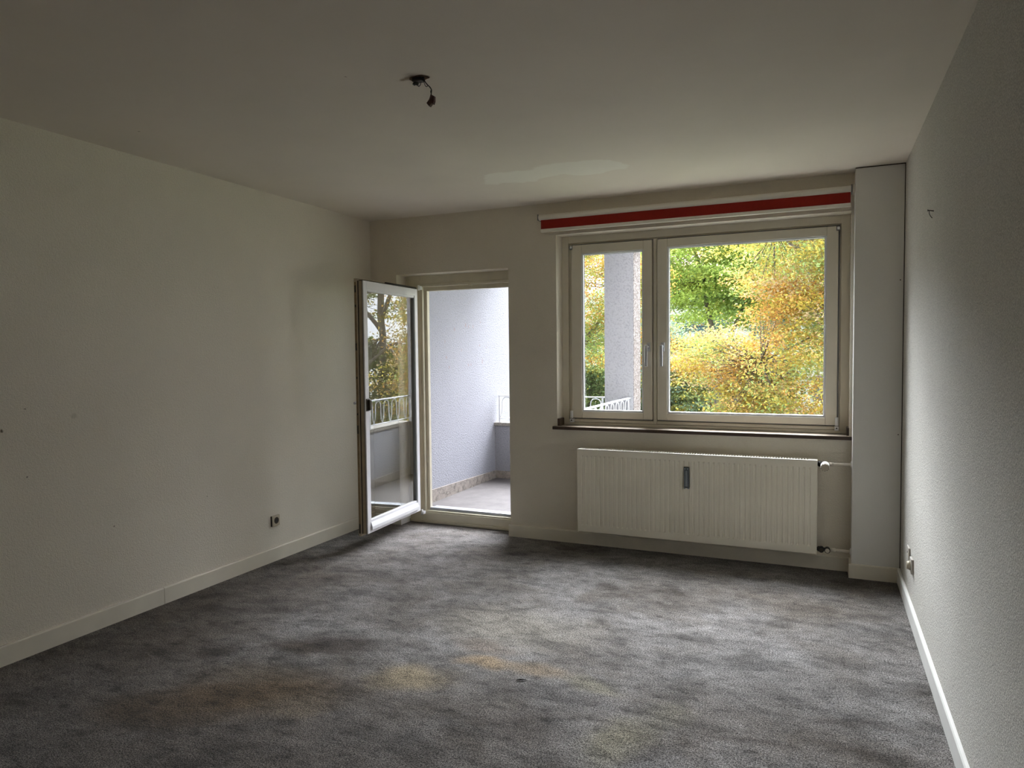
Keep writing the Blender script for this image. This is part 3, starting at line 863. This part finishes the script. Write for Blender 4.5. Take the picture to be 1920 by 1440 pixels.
def arch_pts(c, u, w=.058, z0=.665, z1=.900, y=0):
    """inverted-U bar: centre c, unit direction u"""
    pts = []
    base = Vector(c); u = Vector(u)
    for s_ in (-1, -.98, -.9):
        pts.append(base + u*(w*s_*1.5 if s_ == -1 else w*s_*1.15) + Vector((0, 0, {-1: z0, -.98: z0+.05, -.9: z0+.12}[s_])))
    for k in range(9):
        a = math.pi - math.pi*k/8
        pts.append(base + u*(w*math.cos(a)) + Vector((0, 0, z1-w*.9+w*.9*math.sin(a))))
    for s_ in (.9, .98, 1):
        pts.append(base + u*(w*s_*1.5 if s_ == 1 else w*s_*1.15) + Vector((0, 0, {1: z0, .98: z0+.05, .9: z0+.12}[s_])))
    return pts
def railing(name, p0, p1, label):
    p0, p1 = Vector(p0), Vector(p1); u = (p1-p0).normalized(); L = (p1-p0).length
    r = empty(name, tuple(p0 + Vector((0, 0, PZ)))); tag(r, label, 'railing', 'balcony railings')
    def bar(z, w, h, nm):
        q = MB(); ax = abs(u.x) > .5
        if ax: q.box(p0.x, p1.x, p0.y-w, p0.y+w, z-h, z+h, None, .002)
        else: q.box(p0.x-w, p0.x+w, p0.y, p1.y, z-h, z+h, None, .002)
        adopt(q.build(nm, M_railing), r)
    bar(.915, .018, .006, 'top_rail'); bar(.655, .010, .004, 'bottom_rail')
    n = max(2, int(L/.185))
    for k in range(n):
        c = p0 + u*((k+.5)*L/n)
        q = MB(); q.tube(arch_pts(c, u), .0055, 6); adopt(q.build('arch_bar', M_railing), r)
    for t in (.012, L*.5, L-.03):
        c = p0 + u*t
        q = MB(); q.box(c.x-.008, c.x+.008, c.y-.008, c.y+.008, PZ, .912); adopt(q.build('post', M_railing), r)
railing('balcony_railing', (.028, PY+.03, 0), (1.29, PY+.03, 0), 'front balcony railing running from the side wall to the pillar')
railing('balcony_railing', (1.560, .36, 0), (1.560, PY-.002, 0), 'side balcony railing running out from the house to the pillar')

# ------------------------------------------------------------------ outdoors: ground, house, trees
GZ = -6.2
b = MB(); b.box(-60, 60, 3.2, 90, GZ-.2, GZ)
tag(b.build('ground', M_grass), 'green lawn far below behind the trees', 'lawn', kind='structure')

def house():
    h = empty('apartment_house', (1.5, 34, GZ)); tag(h, 'pale house with brown-framed windows glimpsed through the leaves', 'house')
    q = MB(); q.box(-14, 12, 34, 42, GZ, 4.6); adopt(q.build('house_wall', M_ext), h)
    q = MB(); q.prism([(33.6, 4.6), (42.4, 4.6), (38, 7.6)], 0, -14.4, 12.4); adopt(q.build('roof', simple('roof_tiles_brown', (.22, .13, .10), .8, var=.2, vs=8)), h)
    brown = simple('brown_window_timber', (.20, .14, .12), .6)
    pane = simple('distant_window_glass', (.10, .16, .2), .1)
    for zz in (-4.2, -1.2, 1.6):
        for xx in range(-12, 12, 3):
            f = MB(); ring(f, xx, xx+1.5, zz, zz+1.25, .14, 33.9, 34.02, bev=0); f.box(xx+.70, xx+.80, 33.92, 34, zz, zz+1.25)
            fo = adopt(f.build('window_frame', brown), h)
            g = MB(); g.box(xx+.1, xx+1.4, 33.97, 33.99, zz+.1, zz+1.15); g.build('pane', pane, fo)
house()

def leaves_mesh(name, centers, size, cols, parent, flat=.6):
    n = len(centers)
    # local leaf: diamond with a fold; random orientation, fairly horizontal
    az = rng.uniform(0, 2*np.pi, n)
    tilt = rng.normal(0, flat, n); tilt2 = rng.normal(0, flat, n)
    a = np.stack([np.cos(az)*np.cos(tilt), np.sin(az)*np.cos(tilt), np.sin(tilt)], 1)
    bvec = np.stack([-np.sin(az)*np.cos(tilt2), np.cos(az)*np.cos(tilt2), np.sin(tilt2)], 1)
    s = size*rng.uniform(.7, 1.3, n)[:, None]
    nrm = np.cross(a, bvec)
    V = np.empty((n, 6, 3))
    V[:, 0] = centers - a*s*.55
    V[:, 1] = centers - a*s*.12 + bvec*s*.34 + nrm*s*.07
    V[:, 2] = centers + a*s*.20 + bvec*s*.28 + nrm*s*.07
    V[:, 3] = centers + a*s*.60 - nrm*s*.10
    V[:, 4] = centers + a*s*.20 - bvec*s*.28 + nrm*s*.07
    V[:, 5] = centers - a*s*.12 - bvec*s*.34 + nrm*s*.07
    me = bpy.data.meshes.new(name)
    me.vertices.add(n*6); me.vertices.foreach_set('co', V.reshape(-1).astype(np.float32))
    idx = (np.arange(n)[:, None]*6 + np.array([0, 1, 2, 3, 0, 3, 4, 5])[None, :]).reshape(-1)
    me.loops.add(n*8); me.loops.foreach_set('vertex_index', idx.astype(np.int32))
    me.polygons.add(n*2); me.polygons.foreach_set('loop_start', (np.arange(n*2)*4).astype(np.int32))
    at = me.attributes.new('leaf_color', 'FLOAT_COLOR', 'FACE')
    c4 = np.ones((n, 4)); c4[:, :3] = cols
    at.data.foreach_set('color', np.repeat(c4, 2, axis=0).reshape(-1).astype(np.float32))
    me.update(calc_edges=True)
    me.materials.append(M_leaf)
    return link(name, me, parent)

def tree(name, label, base, trunk_r, forks, clumps, per, leaf, palette, group='trees outside the window', spread=(.55, .55, .22), flat=.55):
    """base (x,y,z); forks: list of polylines of branch points; clumps: (centre, radii, n) ellipsoids that hold sprays"""
    root = empty(name, base); tag(root, label, 'tree', group)
    q = MB()
    for pts, r0, r1 in forks:
        k = len(pts); out = []
        for i in range(k-1):
            for s_ in range(4):
                t = s_/4
                p = Vector(pts[i]).lerp(Vector(pts[i+1]), t)
                out.append(p + Vector((mnoise.noise(p*1.3), mnoise.noise(p*1.3+Vector((9, 0, 0))), 0))*.10*(1 if i+t > 0 else 0))
        out.append(Vector(pts[-1]))
        q.tube(out, [r0+(r1-r0)*i/(len(out)-1) for i in range(len(out))], 8)
    sprays = []
    anchors = [Vector(p) for f in forks for p in f[0][1:]]
    for (c, rad, n) in clumps:
        c = np.array(c, float); rad = np.array(rad, float)
        d = rng.normal(size=(n, 3)); d /= np.linalg.norm(d, axis=1)[:, None]
        rr = rng.uniform(.25, 1, n)[:, None]**.6
        sprays.append(c + d*rad*rr)
    sp = np.concatenate(sprays)
    # twigs: thin bars from every third spray towards its nearest branch point
    for p in sp[::3]:
        pv = Vector(p); an = min(anchors, key=lambda a_: (a_-pv).length)
        d = an-pv
        if d.length > 2.2: an = pv + d.normalized()*2.2
        mid = pv.lerp(an, .5) + Vector((0, 0, -.12*d.length*.3))
        q.tube([pv, mid, an], [.005, .009, .014], 4)
    adopt(q.build('trunk_and_branches', M_bark), root)
    m_ = len(sp)
    spr = np.array(spread)
    cen = np.repeat(sp, per, axis=0)
    # flattened sprays with their own direction
    ang = np.repeat(rng.uniform(0, np.pi, m_), per)
    lx, ly, lz = rng.normal(0, spr[0]*.5, m_*per), rng.normal(0, spr[1]*.28, m_*per), rng.normal(0, spr[2]*.3, m_*per)
    cen = cen + np.stack([lx*np.cos(ang)-ly*np.sin(ang), lx*np.sin(ang)+ly*np.cos(ang), lz-.10*np.abs(lx)], 1)
    pal = np.array([p[1] for p in palette])*LEAFK; wts = np.array([p[0] for p in palette], float); wts /= wts.sum()
    # patches of similar colour within the crown
    nz = np.array([mnoise.noise(Vector(p)*.85 + Vector((3.1, 7.7, 1.3))) for p in sp]) + .16*rng.normal(size=m_)
    rk = np.argsort(np.argsort(nz))/m_
    sel = np.minimum(np.searchsorted(np.cumsum(wts), rk), len(pal)-1)
    cs = np.repeat(pal[sel], per, axis=0)
    mixr = rng.choice(len(pal), m_*per, p=wts)
    k = rng.uniform(0, .38, m_*per)[:, None]
    cs = cs*(1-k)+pal[mixr]*k
    cs = np.clip(cs*rng.uniform(.75, 1.2, m_*per)[:, None], 0, .95)
    o = leaves_mesh('foliage', cen, leaf, cs, None, flat)
    adopt(o, root)
    return root

LEAFK = .50
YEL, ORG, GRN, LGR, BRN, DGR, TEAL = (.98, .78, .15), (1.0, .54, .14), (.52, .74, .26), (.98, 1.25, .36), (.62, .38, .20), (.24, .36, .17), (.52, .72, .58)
PNK = (1.0, .74, .46)
tree('beech_tree', 'nearest beech with yellow and orange leaves filling the right of the window', (7.3, 10.0, GZ), .2,
     [([(7.3, 10, GZ), (7.2, 9.9, -2), (7.0, 9.8, 1.5), (6.9, 9.8, 5.5)], .24, .12),
      ([(7.1, 9.8, -1), (5.2, 9.0, -.4), (3.6, 8.4, -.2), (2.0, 8.2, -.9)], .045, .015),
      ([(7.0, 9.8, .6), (5.4, 9.2, 1.6), (3.8, 8.8, 1.9), (2.4, 8.8, 1.2)], .045, .015),
      ([(6.9, 9.8, 2.4), (5.5, 9.4, 3.6), (3.9, 9.0, 4.2), (2.6, 9.0, 3.6)], .09, .02),
      ([(7.0, 9.8, 3), (8.2, 9.0, 4.2), (9.6, 8.6, 5.2)], .08, .02)],
     [((3.5, 8.6, .9), (1.35, 1.5, 3.2), 900), ((1.6, 9.3, 1.25), (1.0, .7, .6), 120), ((2.2, 9.0, -.3), (.9, 1.1, 1.5), 240), ((3.2, 8.6, 3.4), (1.6, 1.4, 1.6), 330),
      ((7.6, 9.6, 4.2), (2.2, 2.0, 1.7), 120), ((8.6, 10.5, .6), (2.0, 1.6, 1.9), 110)], 60, .050,
     [(2.4, ORG), (1.5, PNK), (4, YEL), (2.4, (.78, .80, .24)), (1.6, GRN), (.7, DGR), (1.2, (1.0, .62, .22))])
tree('maple_tree', 'bright lime-green tree in the upper left of the wide pane', (.4, 16.7, GZ), .2,
     [([(.4, 16.7, GZ), (.5, 16.6, -2), (.7, 16.5, 1.0), (.2, 16.4, 3.4), (-.2, 16.4, 5)], .12, .04),
      ([(.7, 16.5, 1.0), (1.3, 16.4, 2.6), (1.5, 16.4, 4.4)], .07, .03), ([(.5, 16.6, -1), (1.6, 16.4, .6), (2.2, 16.3, 2)], .10, .03)],
     [((.2, 16.4, 4.2), (2.3, 1.9, 2.0), 620), ((1.4, 16.6, 3.4), (1.2, 1.3, 1.4), 200)], 60, .080,
     [(5, LGR), (2, (.70, .80, .18)), (2, GRN), (.6, YEL)])
tree('oak_tree', 'mixed green and orange tree in the lower left of the wide pane', (-.6, 19, GZ), .2,
     [([(-.6, 19, GZ), (-.4, 19, -2), (.4, 18.8, .2), (1.3, 18.6, 1.0)], .26, .06), ([(-.4, 19, -2.4), (-1.8, 18.8, -.6), (-2.8, 18.6, 1)], .14, .04)],
     [((.2, 19, -.6), (2.8, 1.8, 2.0), 520), ((-2.2, 19, 1.0), (1.8, 1.6, 2.4), 300)], 60, .085,
     [(2, ORG), (1.5, YEL), (3, (.46, .58, .25)), (3, TEAL), (1, DGR)])
tree('ash_tree', 'yellow and orange tree left of the pillar in the narrow pane', (-3.6, 12.5, GZ), .2,
     [([(-3.6, 12.5, GZ), (-3.5, 12.4, -1), (-3.0, 12.2, 2.4), (-2.6, 12, 5)], .2, .05), ([(-3.4, 12.4, 0), (-2.2, 12.2, 1.6), (-.9, 12, 3.0)], .09, .02)],
     [((-1.9, 12.2, 3.0), (1.9, 1.5, 2.0), 420), ((-3.8, 12.6, 3.6), (1.8, 1.6, 2.2), 250)], 60, .058,
     [(3, (.66, .62, .14)), (3, ORG), (3, (.50, .60, .16)), (1, GRN)])
tree('yew_tree', 'dark green bushy tree low behind the balcony railing', (-3.1, 15.3, GZ), .2,
     [([(-3.1, 15.3, GZ), (-3.0, 15.3, -2), (-2.9, 15.3, .6)], .18, .05), ([(-3.0, 15.3, -2.5), (-3.6, 15.3, -1)], .1, .03)],
     [((-3.0, 15.3, -.6), (1.2, 1.0, 2.4), 400)], 60, .07, [(3, (.26, .36, .17)), (2, (.38, .46, .16)), (1, DGR), (.5, YEL)])
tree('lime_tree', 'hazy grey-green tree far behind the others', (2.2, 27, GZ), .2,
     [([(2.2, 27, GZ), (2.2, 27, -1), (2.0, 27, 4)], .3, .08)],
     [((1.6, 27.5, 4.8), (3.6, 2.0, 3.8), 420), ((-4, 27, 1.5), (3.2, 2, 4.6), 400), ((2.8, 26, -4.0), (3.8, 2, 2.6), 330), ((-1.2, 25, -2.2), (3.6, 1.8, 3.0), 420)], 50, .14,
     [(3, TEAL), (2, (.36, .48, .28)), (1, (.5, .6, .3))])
tree('chestnut_tree', 'tall tree with a thick dark trunk mirrored in the door glass', (10.1, 17.4, GZ), .3,
     [([(10.1, 17.4, GZ), (10.0, 17.4, -1), (9.95, 17.4, 2), (9.9, 17.3, 5), (10.1, 17.3, 9)], .17, .09), ([(9.95, 17.4, 2.2), (10.6, 17, 3.2), (10.9, 16.8, 4.0)], .09, .04),
      ([(9.9, 17.3, 2.6), (9.0, 17, 4.2), (8.4, 17, 5)], .09, .03), ([(9.95, 17.4, .6), (8.8, 17, 1.5)], .09, .03)],
     [((10, 18.2, .2), (3.4, 1.4, 2.0), 420), ((10, 16.6, -.2), (3.0, .8, 1.3), 120), ((9.8, 18.2, 4.6), (3.4, 1.6, 2.6), 190), ((10, 17.6, -3), (3.5, 2.0, 2.2), 300), ((8.9, 17, 1.0), (.6, .6, .6), 30)], 44, .11,
     [(4, (.20, .26, .07)), (2, (.30, .36, .10)), (1, (.8, .6, .12)), (1, DGR)])
